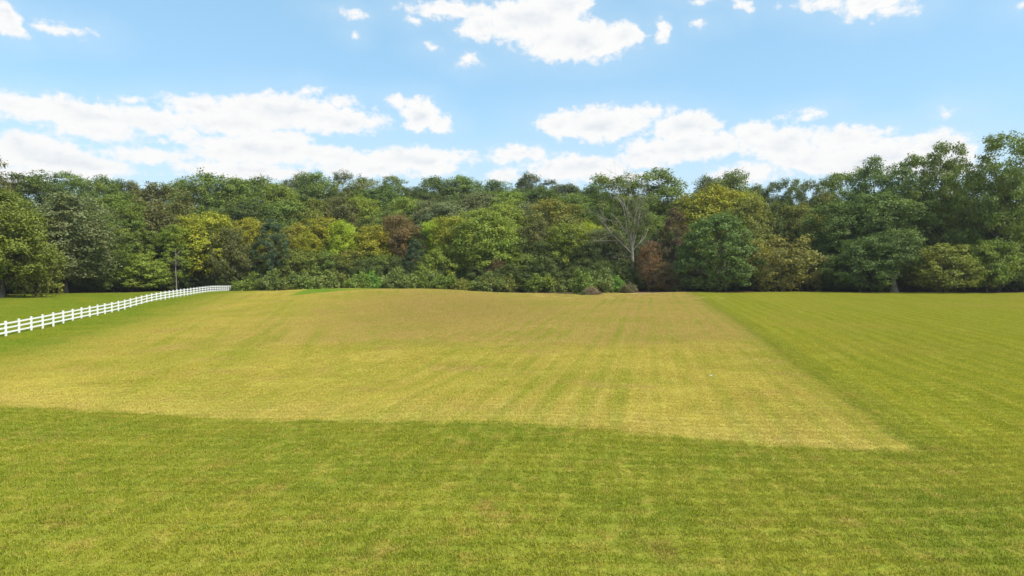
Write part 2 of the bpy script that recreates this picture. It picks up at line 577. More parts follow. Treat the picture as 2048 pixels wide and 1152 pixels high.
def bark_material(name, a, b):
    m, g = new_mat(name)
    tc = g.node('ShaderNodeTexCoord').outputs['Object']
    n = g.noise(g.v('MULTIPLY', tc, (6.0, 6.0, 1.2)), 1.0, 4.0, 0.7)
    finish(g, principled(g, g.mix(g.ss(n, 0.3, 0.7), a, b), 0.9, 0.1, bump(g, n, 0.5, 0.05)))
    return m


def vinyl_material():
    m, g = new_mat('white_vinyl')
    pos = g.node('ShaderNodeNewGeometry').outputs['Position']
    n = g.noise(pos, 3.0, 4.0, 0.6)
    finish(g, principled(g, g.mix(g.ss(n, 0.35, 0.75), (0.86, 0.86, 0.85), (0.78, 0.78, 0.75)), 0.45, 0.4))
    return m


MAT_GROUND = ground_material()
MAT_GRASS = grass_material()
MAT_LEAF = leaf_material()
MAT_BARK = bark_material('bark', (0.075, 0.06, 0.045), (0.17, 0.145, 0.115))
MAT_PALE_BARK = bark_material('pale_bark', (0.16, 0.14, 0.12), (0.34, 0.31, 0.27))
MAT_DEAD = bark_material('weathered_wood', (0.20, 0.18, 0.15), (0.37, 0.335, 0.28))
MAT_STICK = bark_material('cut_branches', (0.14, 0.10, 0.06), (0.38, 0.28, 0.17))
MAT_VINYL = vinyl_material()
MAT_STEEL = bark_material('painted_steel', (0.10, 0.10, 0.09), (0.20, 0.19, 0.17))

# ------------------------------------------------------------------ ground
EDGE_X = [-240, -130, -100, -88, -78, -64, -40, -10, 14, 25, 42, 60, 90, 110, 150, 240]
EDGE_Y = [98, 108, 122, 152, 164, 172, 168, 166, 160, 159, 158, 154, 147, 143, 135, 130]


def axis(core_lo, core_hi, step, far_lo, far_hi):
    a = list(np.arange(core_lo, core_hi + step * .5, step))
    d, x = step, core_hi
    while x < far_hi:
        d *= 1.22; x += d; a.append(x)
    d, x = step, core_lo
    while x > far_lo:
        d *= 1.22; x -= d; a.insert(0, x)
    return np.array(a)


def build_ground():
    xs = axis(-130, 130, 1.3, -3500, 3500)
    ys = axis(-6, 240, 1.3, -400, 6000)
    XX, YY = np.meshgrid(xs, ys)
    rng = np.random.default_rng(5)
    ZZ = ground_z(XX, YY)
    for _ in range(26):
        a, lam = rng.uniform(0, 2 * math.pi), rng.uniform(4, 26)
        ZZ = ZZ + 0.0022 * lam * np.sin((XX * math.cos(a) + YY * math.sin(a)) * 2 * math.pi / lam + rng.uniform(0, 6)) * .5
    nx, ny = len(xs), len(ys)
    v = np.stack([XX, YY, ZZ], -1).reshape(-1, 3)
    i = (np.arange(ny - 1)[:, None] * nx + np.arange(nx - 1)[None, :]).reshape(-1)
    me = smooth(np_mesh('meadow', v, np.stack([i, i + 1, i + nx + 1, i + nx], -1)))
    edge = np.interp(v[:, 0], EDGE_X, EDGE_Y)
    woods = np.clip((v[:, 1] - edge) / 4 + .5, 0, 1)
    me.attributes.new('woods', 'FLOAT', 'POINT').data.foreach_set('value', woods.astype(np.float32))
    dirt = 1.3 * np.clip(1 - np.abs(v[:, 1] - edge - 3.0) / 11.0, 0, 1) * np.clip((v[:, 0] - 24) / 4, 0, 1) * np.clip((62 - v[:, 0]) / 10, 0, 1)
    dirt = np.maximum(dirt, np.clip(1 - np.hypot((v[:, 0] - 68) / 7, (v[:, 1] - edge - 3) / 6), 0, 1) * 1.2)
    me.attributes.new('dirt', 'FLOAT', 'POINT').data.foreach_set('value', dirt.astype(np.float32))
    o = link('ground', me, MAT_GROUND)
    tag(o, 'rolling mown hay meadow with tan and green strips', 'ground', kind='structure')


build_ground()


# ------------------------------------------------------------------ scatter helper (uncountable stuff only)
def scatter(obj, sources):
    """stands copies of the source meshes on the vertices of obj (attributes rot, scl, pick)"""
    ng = bpy.data.node_groups.new('stand_on_points', 'GeometryNodeTree')
    ng.interface.new_socket('Geometry', in_out='INPUT', socket_type='NodeSocketGeometry')
    ng.interface.new_socket('Geometry', in_out='OUTPUT', socket_type='NodeSocketGeometry')
    n, l = ng.nodes, ng.links
    gi, go, join = n.new('NodeGroupInput'), n.new('NodeGroupOutput'), n.new('GeometryNodeJoinGeometry')

    def attr(name, kind):
        a = n.new('GeometryNodeInputNamedAttribute')
        a.data_type = kind
        a.inputs['Name'].default_value = name
        return a.outputs[0]
    rot, scl, pick = attr('rot', 'FLOAT_VECTOR'), attr('scl', 'FLOAT_VECTOR'), attr('pick', 'INT')
    e2r = n.new('FunctionNodeEulerToRotation')
    l.new(rot, e2r.inputs[0])
    for k, s in enumerate(sources):
        oi = n.new('GeometryNodeObjectInfo')
        oi.inputs['Object'].default_value = s
        oi.inputs['As Instance'].default_value = True
        cmp = n.new('FunctionNodeCompare')
        cmp.data_type = 'INT'; cmp.operation = 'EQUAL'
        l.new(pick, cmp.inputs[2]); cmp.inputs[3].default_value = k
        ip = n.new('GeometryNodeInstanceOnPoints')
        l.new(gi.outputs[0], ip.inputs['Points'])
        l.new(cmp.outputs[0], ip.inputs['Selection'])
        l.new(oi.outputs['Geometry'], ip.inputs['Instance'])
        l.new(e2r.outputs[0], ip.inputs['Rotation'])
        l.new(scl, ip.inputs['Scale'])
        l.new(ip.outputs[0], join.inputs[0])
    l.new(join.outputs[0], go.inputs[0])
    md = obj.modifiers.new('stand', 'NODES')
    md.node_group = ng


def points_mesh(name, co, rot, scl, pick):
    me = bpy.data.meshes.new(name)
    me.vertices.add(len(co))
    me.vertices.foreach_set('co', np.ascontiguousarray(co, np.float32).ravel())
    me.attributes.new('rot', 'FLOAT_VECTOR', 'POINT').data.foreach_set('vector', np.ascontiguousarray(rot, np.float32).ravel())
    me.attributes.new('scl', 'FLOAT_VECTOR', 'POINT').data.foreach_set('vector', np.ascontiguousarray(scl, np.float32).ravel())
    me.attributes.new('pick', 'INT', 'POINT').data.foreach_set('value', np.ascontiguousarray(pick, np.int32))
    me.update()
    return me


# ------------------------------------------------------------------ trees
W0 = 10.0


def leaves_mesh(name, c, nrm, size, rng, droop=0.0):
    """one folded leaf spray at each point c, facing nrm"""
    k = len(c)
    t = unit(np.cross(nrm, unit(rng.normal(size=(k, 3)))))
    if droop:
        t = unit(t * (1 - droop) + np.array([0, 0, -1.0]) * droop)
        nrm = unit(nrm - t * (nrm * t).sum(-1, keepdims=True))
    b = np.cross(nrm, t)
    L = size[:, None]
    fold = nrm * L * 0.12
    v = np.stack([c - t * L * .5, c + b * L * .3 + fold, c + t * L * .5, c - b * L * .3 + fold], 1).reshape(-1, 3)
    f = np.arange(k * 4).reshape(-1, 4)
    return np_mesh(name, v, f)


# crown base, shell clumps, inner clumps, clump radius, sub-clumps, leaves per sub-clump, leaf size, trunk radius, squareness, egg shape, roughness of outline
SPEC = {
    'R': (.14, 88, 26, (1.0, 1.75), 13, 19, .31, .24, 2.2, .12, .16),
    'T': (.12, 90, 24, (.9, 1.5), 13, 19, .31, .24, 2.2, .18, .17),
    'O': (.14, 86, 22, (.85, 1.4), 13, 19, .31, .28, 2.3, .08, .22),
    'C': (.04, 84, 6, (.7, 1.1), 13, 18, .28, .22, 1.9, .62, .08),
    'C2': (.03, 110, 8, (.8, 1.2), 13, 18, .30, .28, 2.6, .34, .08),
    'S': (.06, 70, 8, (.9, 1.5), 13, 19, .31, .15, 2.2, .16, .15),
    'D': (.08, 52, 6, (.8, 1.35), 12, 15, .36, .22, 2.2, .0, .27),
    'H': (.30, 76, 10, (1.0, 1.6), 13, 19, .31, .62, 2.4, .05, .14),
}


HK = {'R': 16.0, 'T': 20.0, 'O': 19.0, 'C': 17.0, 'C2': 13.0, 'S': 11.0, 'D': 12.0, 'H': 14.0}    # height at a crown width of ten metres


def make_tree_meshes(kind, seed):
    rng = np.random.default_rng(seed)
    hk = HK[kind]
    base, nc, ni, (r0, r1), ns, nl, ls, tr, sq, egg, rough = SPEC[kind]
    # clump centres spread over a lumpy egg-shaped shell
    k = np.arange(nc) + .5
    u = 1 - 2 * k / nc
    a = k * 2.399963 + rng.uniform(-.35, .35, nc)
    u = np.clip(u + rng.normal(0, .05, nc), -1, 1)
    s = np.sqrt(1 - u * u)
    dirv = np.stack([s * np.cos(a), s * np.sin(a), u], -1)
    super_r = (np.abs(dirv) ** sq).sum(-1) ** (-1 / sq)
    lob = rng.uniform(0, 6.28, 6)
    lump = 1 + rough * (.8 * np.sin(2 * a + lob[0] + u * 2) * s + .6 * np.sin(3 * a + lob[1] - u * 3) * s + .7 * np.sin(4 * u + lob[2] + a)) + rng.normal(0, rough * .55, nc)
    rr_ = super_r * np.clip(lump, .55, 1.22)
    cr = rng.uniform(r0, r1, nc)
    hh = hk * (1 - base) / 2
    zc = hk * base + hh
    wid = 1 - egg * np.clip(u, -.4, 1) + .25 * egg
    c = np.stack([dirv[:, 0] * rr_ * (W0 / 2 - cr * .62) * wid, dirv[:, 1] * rr_ * (W0 / 2 - cr * .62) * wid, zc + dirv[:, 2] * rr_ * (hh - cr * .6)], -1)
    inner = rng.normal(size=(ni, 3)) * np.array([W0 * .14, W0 * .14, hh * .35]) + np.array([0, 0, zc])
    c = np.concatenate([c, inner])
    cr = np.concatenate([cr, rng.uniform(r0, r1, ni)])
    if kind == 'O':     # ragged top: gaps where the sky shows between the sprays
        drop = (rng.random(len(c)) < .15) & (c[:, 2] > hk * .74)
        c, cr = c[~drop], cr[~drop]
    c[:, 2] = np.clip(c[:, 2], cr * .55, hk - cr * .5)
    lean = rng.normal(0, .35, 2)
    c[:, 0] += lean[0] * c[:, 2] / hk
    c[:, 1] += lean[1] * c[:, 2] / hk
    nc = len(c)
    rad = np.hypot(c[:, 0], c[:, 1])
    ci = np.repeat(np.arange(nc), ns)
    d = unit(rng.normal(size=(nc * ns, 3)) + np.array([0, 0, .35]))
    sc = c[ci] + d * (cr[ci] * rng.uniform(.4, 1.15, nc * ns))[:, None] * np.array([1.15, 1.15, .8])
    si = np.repeat(np.arange(len(sc)), nl)
    spread = cr[ci][si] * (.22 if kind != 'O' else .25)
    p = sc[si] + rng.normal(size=(len(si), 3)) * spread[:, None] * np.array([1.15, 1.15, .75])
    droop = 0.0
    if kind == 'D':
        p[:, 2] -= rng.exponential(.6, len(sc))[si] * rng.uniform(0, 1.6, len(si))
        droop = .5
    out = unit(p - np.array([0, 0, zc]))
    nrm = unit(d[si] * .45 + out * .35 + np.array([0, 0, .5]) + rng.normal(size=(len(si), 3)) * .5)
    keep = p[:, 2] > .15
    p, nrm = p[keep], nrm[keep]
    size = ls * rng.uniform(.6, 1.4, len(p))
    crown = leaves_mesh('crown_' + kind, p, nrm, size, rng, droop)
    crown.materials.append(MAT_LEAF)
    tb = Tubes(7)
    top = .8
    hs = np.linspace(-.02, top, 9)
    wob = np.cumsum(rng.normal(0, .1, (9, 2)), 0)
    wob -= wob[:1]
    path = np.stack([wob[:, 0] + lean[0] * hs, wob[:, 1] + lean[1] * hs, hs * hk], -1)
    rr = tr * (1 - hs * 1.1).clip(.12, 1)
    rr[0] *= 1.45; rr[1] *= 1.05
    tb.add(path, rr)
    for i in rng.permutation(nc)[:int(nc * .4)]:
        zs = max(c[i, 2] - rng.uniform(.8, 3.2) - rad[i] * .35, max(base, .1) * hk * .9)
        zs = min(zs, hk * top * .97)
        st = np.array([np.interp(zs, path[:, 2], path[:, 0]), np.interp(zs, path[:, 2], path[:, 1]), zs])
        r = np.interp(zs, path[:, 2], rr)
        mid = st * .5 + c[i] * .5 + np.array([0, 0, -.08 * rad[i]]) + rng.normal(0, .12, 3)
        tb.add([st, st * .72 + mid * .28, mid, c[i]], [r * .5, r * .4, r * .28, .02])
    trunk = tb.mesh('trunk_' + kind)
    trunk.materials.append(MAT_PALE_BARK if kind == 'H' else MAT_BARK)
    return crown, trunk


VARIANTS = {'R': 5, 'T': 3, 'O': 4, 'C': 2, 'C2': 1, 'S': 4, 'D': 2, 'H': 1}
PROTO = {k: [make_tree_meshes(k, 1000 + 17 * j + sum(map(ord, k)) * 3) for j in range(n)] for k, n in VARIANTS.items()}

PALETTE = {
    'dk': (0.1066, 0.1482, 0.0315),
    'md': (0.1599, 0.2166, 0.0368),
    'lg': (0.2255, 0.2888, 0.0385),
    'yg': (0.3485, 0.342, 0.028),
    'yl': (0.3075, 0.38, 0.0245),
    'gold': (0.287, 0.266, 0.0385),
    'ol': (0.1968, 0.2166, 0.0368),
    'br': (0.1681, 0.1634, 0.049),
    'rb': (0.2152, 0.1254, 0.0595),
    'rb2': (0.2357, 0.1596, 0.063),
    'bg': (0.0697, 0.1102, 0.049),
    'gg': (0.1804, 0.2052, 0.0788),
    'ob': (0.1476, 0.152, 0.0438),
    'ob2': (0.2378, 0.228, 0.0525),
    'gd': (0.123, 0.1786, 0.0368),
    'dd': (0.1189, 0.1406, 0.0455),
    'bd': (0.1271, 0.0874, 0.0455),
    'lo': (0.1927, 0.2204, 0.0385),
    'ly': (0.164, 0.2014, 0.0298),
}
GROUPS = {'edge': 'trees along the edge of the field', 'second': 'trees in the second rank of the wood', 'ridge': 'crowns along the wooded skyline'}
# x, y, height, crown width, form, foliage colour, gold tips, rank, label
TREES = [
    (-88.1, 118, 18.1, 13.0, 'R', 'ly', 0.0, 'edge', 'bright yellowish green tree overhanging the lawn at the left edge'),
    (-84.3, 121, 10.4, 7.1, 'D', 'ol', 0.0, 'edge', 'low olive brown vine-hung tree beside the bright tree at the left edge'),
    (-99.2, 128, 27.3, 8.4, 'O', 'br', 0.0, 'edge', 'tall sparse tree whose top twigs poke in at the left edge'),
    (-91.6, 140, 20.0, 15.4, 'R', 'gg', 0.0, 'edge', 'wide greyish dark green tree behind the lawn, left of the pole-like snag'),
    (-92.0, 152, 17.3, 10.0, 'T', 'md', 0.0, 'edge', 'drooping mid green tree right of the wide greyish tree on the lawn'),
    (-95.3, 166, 23.5, 12.2, 'T', 'md', 0.0, 'edge', 'tall mid green tree with a pale bare stem at its left side'),
    (-89.2, 160, 9.2, 12.9, 'S', 'lg', 0.0, 'edge', 'low spreading green tree in front of the wood behind the lawn'),
    (-94.3, 150, 7.2, 9.9, 'S', 'dk', 0.0, 'edge', 'low dark tree at the back of the lawn, beneath wide greyish tree'),
    (-95.2, 182, 26.8, 16.0, 'R', 'br', 0.0, 'second', 'tall brownish olive tree left of the bare pole-like snag'),
    (-83.8, 168, 16.0, 8.1, 'T', 'lg', 0.0, 'edge', 'slim yellowish green tree directly above the bare pole-like snag'),
    (-79.0, 176, 19.5, 13.4, 'R', 'yg', 0.1, 'edge', 'yellow green tree above the middle of the far fence stretch'),
    (-84.7, 178, 9.5, 9.1, 'S', 'md', 0.0, 'edge', 'small green tree just right of the bare pole-like snag'),
    (-72.3, 174, 15.9, 9.7, 'S', 'ob', 0.0, 'edge', 'dull brownish green tree standing over the far end of the fence'),
    (-92.0, 124, 8.4, 6.4, 'S', 'bg', 0.0, 'edge', 'dark low tree in the left corner under the bright tree'),
    (-136.5, 190, 28.4, 15.3, 'T', 'dk', 0.0, 'ridge', 'dark skyline tree nearest the left edge of the wood'),
    (-137.2, 200, 30.0, 13.2, 'T', 'dk', 0.0, 'ridge', 'dark skyline tree with spiky top, above the wide greyish tree'),
    (-138.8, 215, 30.0, 12.6, 'T', 'md', 0.0, 'ridge', 'green skyline tree with small peaked top, left part of wood'),
    (-124.5, 205, 28.9, 12.0, 'R', 'md', 0.0, 'ridge', 'rounded green skyline tree left of the brownish olive tree'),
    (-134.5, 235, 27.9, 12.1, 'R', 'dk', 0.0, 'ridge', 'dark green crown on the skyline between rounded tree and brownish olive'),
    (-132.5, 240, 27.5, 8.8, 'R', 'br', 0.0, 'ridge', 'small brownish crown peeping over the skyline at left'),
    (-120.2, 245, 27.9, 10.8, 'R', 'md', 0.0, 'ridge', 'green crown on the skyline right of the brownish olive tree'),
    (-106.4, 235, 30.2, 18.9, 'R', 'md', 0.0, 'ridge', 'broad high green crown above the yellow green tree by the fence'),
    (-98.5, 240, 27.6, 15.8, 'R', 'md', 0.0, 'ridge', 'broad green crown between two taller ridge crowns above fence end'),
    (-101.7, 205, 21.7, 12.0, 'R', 'md', 0.0, 'second', 'mid green crown behind the slim yellowish tree near the snag'),
    (-84.3, 212, 23.5, 15.5, 'R', 'dk', 0.0, 'second', 'dark green crown in second rank above the fence end'),
    (-70.2, 184, 18.6, 10.0, 'R', 'yg', 0.55, 'edge', 'gold-tipped yellow green tree right of the fence end'),
    (-61.7, 177, 18.7, 8.6, 'C', 'bg', 0.0, 'edge', 'dense dark blue green cedar-shaped tree right of the fence end'),
    (-58.8, 186, 17.8, 8.2, 'R', 'gold', 0.3, 'edge', 'olive gold tree between the dark cedar and bright yellow tree'),
    (-53.5, 180, 15.8, 6.3, 'T', 'yg', 0.2, 'edge', 'narrow bright yellow tree just right of the dark cedar'),
    (-53.3, 190, 19.9, 11.7, 'R', 'yg', 0.5, 'edge', 'gold-topped olive tree behind the narrow bright yellow tree'),
    (-45.2, 184, 18.3, 8.6, 'R', 'yl', 0.0, 'edge', 'bright lime green tree midway between cedar and reddish brown tree'),
    (-38.9, 184, 17.5, 10.0, 'R', 'yg', 0.25, 'edge', 'yellowish tree left of the reddish brown tree'),
    (-55.2, 178, 10.7, 9.1, 'S', 'ol', 0.0, 'edge', 'low olive tree right of the dark cedar, above the shrubs'),
    (-49.3, 180, 10.8, 10.5, 'S', 'md', 0.0, 'edge', 'low green tree under the gold-topped olive tree'),
    (-42.2, 178, 10.4, 9.1, 'S', 'ol', 0.0, 'edge', 'low olive tree under the bright lime tree'),
    (-35.6, 179, 10.0, 9.2, 'S', 'md', 0.0, 'edge', 'low green tree to the left below the reddish brown tree'),
    (-29.6, 186, 20.1, 10.1, 'R', 'rb2', 0.0, 'edge', 'tall reddish brown tree amid yellow green ones above the shrubs'),
    (-25.0, 178, 13.4, 5.2, 'C', 'bg', 0.0, 'edge', 'slender blue green tree in front of the reddish brown tree'),
    (-21.4, 188, 18.6, 8.8, 'R', 'yl', 0.0, 'edge', 'bright lime tree right of the reddish brown tree'),
    (-13.7, 184, 19.8, 12.9, 'R', 'yg', 0.1, 'edge', 'broad yellow green tree second right of the reddish brown tree'),
    (-18.2, 178, 11.9, 9.9, 'S', 'lg', 0.0, 'edge', 'low leafy tree under the bright lime tree right of reddish brown tree'),
    (-97.4, 262, 27.7, 21.1, 'R', 'md', 0.0, 'ridge', 'broad green crown forming the skyline right of the fence end'),
    (-84.7, 250, 24.7, 14.7, 'R', 'lg', 0.0, 'ridge', 'lighter green crown on ridge above the dark cedar'),
    (-88.3, 280, 27.5, 13.1, 'R', 'gg', 0.0, 'ridge', 'greyish rounded crown on the skyline above the olive gold tree'),
    (-75.1, 268, 28.1, 15.7, 'R', 'md', 0.0, 'ridge', 'tall green crown peaking above the gold-topped olive tree'),
    (-71.2, 285, 28.1, 10.4, 'O', 'ob', 0.0, 'ridge', 'thin see-through crown on skyline, first right of the tall green peak'),
    (-61.4, 275, 25.7, 14.1, 'R', 'ol', 0.0, 'ridge', 'olive crown on the skyline between thin crown and perky leafy crown'),
    (-49.5, 285, 26.3, 12.5, 'O', 'md', 0.0, 'ridge', 'perky leafy crown standing proud of the skyline above reddish brown tree'),
    (-48.8, 255, 23.6, 18.7, 'R', 'gd', 0.0, 'ridge', 'wide dark green crown below the perky skyline crown'),
    (-39.3, 280, 21.5, 12.3, 'R', 'dk', 0.0, 'ridge', 'dark crown in a dip of the skyline, right of the perky crown'),
    (-29.6, 278, 25.2, 16.3, 'R', 'gd', 0.0, 'ridge', 'rounded dark crown on the skyline above the lime trees'),
    (-19.8, 282, 25.2, 14.5, 'R', 'md', 0.0, 'ridge', 'green crown beside the rounded dark one, mid skyline'),
    (-75.3, 222, 22.0, 16.3, 'R', 'md', 0.0, 'second', 'mid green crown in second rank directly behind the cedar'),
    (-66.1, 226, 22.5, 12.6, 'R', 'ol', 0.0, 'second', 'olive dome behind the narrow bright yellow tree'),
    (-56.5, 230, 23.1, 11.8, 'R', 'ob', 0.0, 'second', 'dark olive dome behind the bright lime tree'),
    (-51.5, 235, 22.5, 11.0, 'R', 'lg', 0.0, 'second', 'fresh green dome right of the dark olive dome'),
    (-39.1, 215, 20.9, 9.5, 'R', 'md', 0.0, 'second', 'small green dome just left of the reddish brown tree'),
    (-35.1, 238, 21.4, 13.9, 'R', 'lg', 0.0, 'second', 'light green dome behind the reddish brown tree'),
    (-20.3, 228, 21.8, 14.4, 'R', 'gg', 0.0, 'second', 'pale greyish green dome behind the bright lime tree'),
    (-27.8, 232, 21.9, 10.2, 'R', 'gg', 0.0, 'second', 'greyish dome between light green dome and pale one'),
    (-7.4, 180, 20.9, 15.3, 'R', 'lg', 0.25, 'edge', 'large yellowish green tree bulging forward in the middle of the wood'),
    (-0.9, 196, 24.2, 12.1, 'R', 'lg', 0.1, 'second', 'tall fresh green tree behind the large bulging middle tree'),
    (7.4, 188, 18.9, 9.6, 'R', 'ob', 0.0, 'edge', 'dull brownish green tree right of the large bulging middle tree'),
    (12.9, 196, 24.4, 12.9, 'R', 'ol', 0.6, 'second', 'olive tree with golden top left of the dead tree'),
    (14.9, 182, 17.2, 12.0, 'R', 'lg', 0.15, 'edge', 'bright green layered tree below the golden-topped olive tree'),
    (21.7, 188, 17.9, 7.4, 'R', 'yl', 0.0, 'edge', 'small lime green tree between bright layered tree and dead tree'),
    (26.1, 180, 16.2, 11.1, 'R', 'gg', 0.0, 'edge', 'greyish green tree at the foot of the dead tree, left side'),
    (2.1, 178, 10.0, 11.0, 'S', 'md', 0.0, 'edge', 'low green tree above the shrubs beneath the dull brownish tree'),
    (18.6, 180, 9.2, 9.2, 'S', 'md', 0.0, 'edge', 'low green tree beneath the small lime tree'),
    (-4.3, 174, 8.5, 5.6, 'S', 'rb2', 0.0, 'edge', 'small rusty brown sapling above the shrubs in mid wood'),
    (-8.0, 280, 23.4, 16.4, 'R', 'gd', 0.0, 'ridge', 'dark rounded crown on skyline above the large bulging tree'),
    (5.5, 290, 26.6, 11.0, 'R', 'dd', 0.0, 'ridge', 'small dark dome sticking up alone from the middle skyline'),
    (14.8, 290, 23.6, 9.3, 'O', 'dd', 0.0, 'ridge', 'little dark tuft on the skyline right of the lone dome'),
    (24.1, 280, 22.3, 14.4, 'R', 'dd', 0.0, 'ridge', 'low dark crown on the skyline left of the dead tree'),
    (31.4, 262, 23.4, 11.5, 'R', 'gd', 0.0, 'ridge', 'dark green crown on the skyline just left of dead tree branches'),
    (-13.1, 250, 21.6, 14.7, 'R', 'gg', 0.0, 'second', 'greyish crown on the slope above the broad yellow green tree'),
    (-1.5, 252, 22.1, 14.8, 'R', 'lg', 0.0, 'second', 'fresh bright crown on slope below the lone dark dome'),
    (10.5, 256, 22.3, 15.0, 'R', 'gd', 0.0, 'second', 'dark green crown on slope below the little dark tuft'),
    (22.1, 240, 21.9, 15.8, 'R', 'md', 0.0, 'second', 'mid green crown behind the golden-topped olive tree'),
    (6.3, 228, 21.0, 10.0, 'R', 'gg', 0.0, 'second', 'greyish crown between fresh tall tree and golden-topped one'),
    (26.3, 222, 22.3, 11.4, 'R', 'md', 0.0, 'second', 'mid green crown left behind the bare limbs of dead tree'),
    (31.0, 200, 31.4, 15.2, 'O', 'md', 0.0, 'second', 'tall open green tree directly behind the dead tree'),
    (43.8, 204, 33.2, 16.7, 'O', 'md', 0.0, 'second', 'tallest airy green tree right behind the dead tree, sky through it'),
    (36.9, 190, 19.9, 11.1, 'R', 'md', 0.0, 'second', 'green tree filling in right of the dead trunk'),
    (33.5, 167, 12.1, 5.6, 'D', 'rb', 0.0, 'edge', 'rusty red brown dying tree right of the dead tree'),
    (36.7, 164, 6.9, 6.0, 'S', 'rb2', 0.0, 'edge', 'small brownish tree with pale stem below the dark brown cedar'),
    (41.0, 172, 20.9, 7.6, 'C', 'bd', 0.0, 'edge', 'dark brown withered cedar right of the rusty tree'),
    (41.5, 163, 7.5, 7.2, 'S', 'gg', 0.0, 'edge', 'low grey green leaning tree between rusty tree and big round tree'),
    (53.8, 190, 27.1, 15.3, 'R', 'yg', 0.2, 'second', 'tall yellow green tree above the big round dark tree'),
    (61.8, 188, 25.1, 12.4, 'R', 'yg', 0.0, 'second', 'yellow green tree above right shoulder of the big round tree'),
    (47.2, 174, 16.5, 8.9, 'R', 'lg', 0.0, 'edge', 'fresh green tree between withered cedar and big round tree'),
    (47.8, 158, 18.1, 13.9, 'C2', 'gd', 0.0, 'edge', 'big round dark green tree reaching the ground right of centre'),
    (61.7, 176, 23.0, 11.6, 'R', 'ol', 0.15, 'edge', 'olive green tree right of the big round tree'),
    (68.7, 178, 21.5, 10.4, 'R', 'dk', 0.0, 'edge', 'dark tree behind the straggly olive tree, left one'),
    (59.5, 166, 12.3, 6.1, 'T', 'yg', 0.0, 'edge', 'small bright green tree squeezed left of the straggly olive tree'),
    (61.9, 156, 12.7, 14.4, 'D', 'ob2', 0.0, 'edge', 'straggly olive tan tree with drooping limbs at field edge'),
    (75.6, 176, 21.2, 11.6, 'R', 'ol', 0.2, 'edge', 'olive topped dark tree behind straggly tree, right one'),
    (83.2, 182, 24.4, 8.0, 'R', 'dk', 0.7, 'second', 'dark tree with a gold patch right of the straggly tree'),
    (68.7, 240, 28.6, 10.5, 'R', 'dd', 0.0, 'ridge', 'dark brownish crown on the skyline above tall yellow green tree'),
    (75.8, 236, 30.9, 14.5, 'R', 'md', 0.0, 'ridge', 'high green dome on the skyline right of the dark brownish crown'),
    (84.8, 235, 26.4, 10.3, 'R', 'dk', 0.0, 'ridge', 'dark crown in the dip right of the high green dome'),
    (90.1, 232, 28.6, 7.5, 'O', 'dk', 0.0, 'ridge', 'first narrow tufted tree on the skyline past the green dome'),
    (94.2, 228, 28.6, 7.3, 'O', 'md', 0.0, 'ridge', 'second narrow tufted tree on the skyline past the green dome'),
    (97.6, 222, 28.4, 7.2, 'O', 'gg', 0.0, 'ridge', 'third narrow tufted tree on the skyline past the green dome'),
    (100.3, 216, 30.2, 7.9, 'T', 'md', 0.0, 'ridge', 'fourth narrow skyline tree, where the right wood begins to climb'),
    (92.5, 188, 31.1, 10.5, 'O', 'md', 0.0, 'second', 'open leafy tree on the rising skyline left of paired tops'),
    (94.0, 178, 32.9, 11.0, 'O', 'gd', 0.0, 'second', 'left of the paired see-through tops on the right skyline'),
    (98.4, 172, 32.1, 11.3, 'O', 'gd', 0.0, 'second', 'right of the paired see-through tops on the right skyline'),
    (79.8, 164, 21.0, 13.2, 'R', 'gd', 0.0, 'edge', 'dark layered tree right of the straggly olive tree'),
    (87.4, 160, 22.5, 14.5, 'R', 'gd', 0.0, 'edge', 'broad dark tree above the thick pale trunk at field edge'),
    (99.9, 160, 33.6, 10.5, 'O', 'md', 0.0, 'second', 'tallest ragged tree with a spray of twigs at top, right wood'),
    (113.7, 172, 31.7, 8.1, 'O', 'dk', 0.0, 'second', 'thin ragged crown between the two tallest right-hand trees'),
    (106.8, 150, 33.1, 12.1, 'O', 'md', 0.0, 'edge', 'very tall tree with leaning grey trunk near the right edge'),
    (116.6, 154, 34.0, 10.2, 'O', 'md', 0.0, 'edge', 'very tall airy tree cut by the right edge'),
    (100.2, 166, 21.8, 12.2, 'T', 'ol', 0.45, 'second', 'olive tree with yellow sprigs under the tallest ragged tree'),
    (110.5, 166, 21.1, 13.4, 'R', 'gd', 0.0, 'second', 'dark tree under the very tall leaning tree'),
    (76.4, 150, 11.7, 12.1, 'S', 'gd', 0.0, 'edge', 'low hanging green boughs tree left of the thick pale trunk'),
    (83.5, 149, 13.4, 10.5, 'H', 'gd', 0.0, 'edge', 'mature tree with a thick pale trunk showing at field edge'),
    (91.5, 146, 10.2, 11.8, 'S', 'lo', 0.0, 'edge', 'low light olive tree right of the thick pale trunk'),
    (101.7, 146, 11.4, 8.6, 'S', 'lg', 0.0, 'edge', 'upright fresh green tree near the right corner of the field'),
    (110.9, 150, 17.7, 7.7, 'T', 'lg', 0.0, 'edge', 'light green tree hanging in from the right edge'),
    (110.5, 150, 6.8, 9.9, 'S', 'dk', 0.0, 'edge', 'low dark tree in the right corner of the field'),
    (72.1, 160, 9.0, 7.0, 'S', 'dk', 0.0, 'edge', 'low dark tree right beside the straggly olive tree'),
]

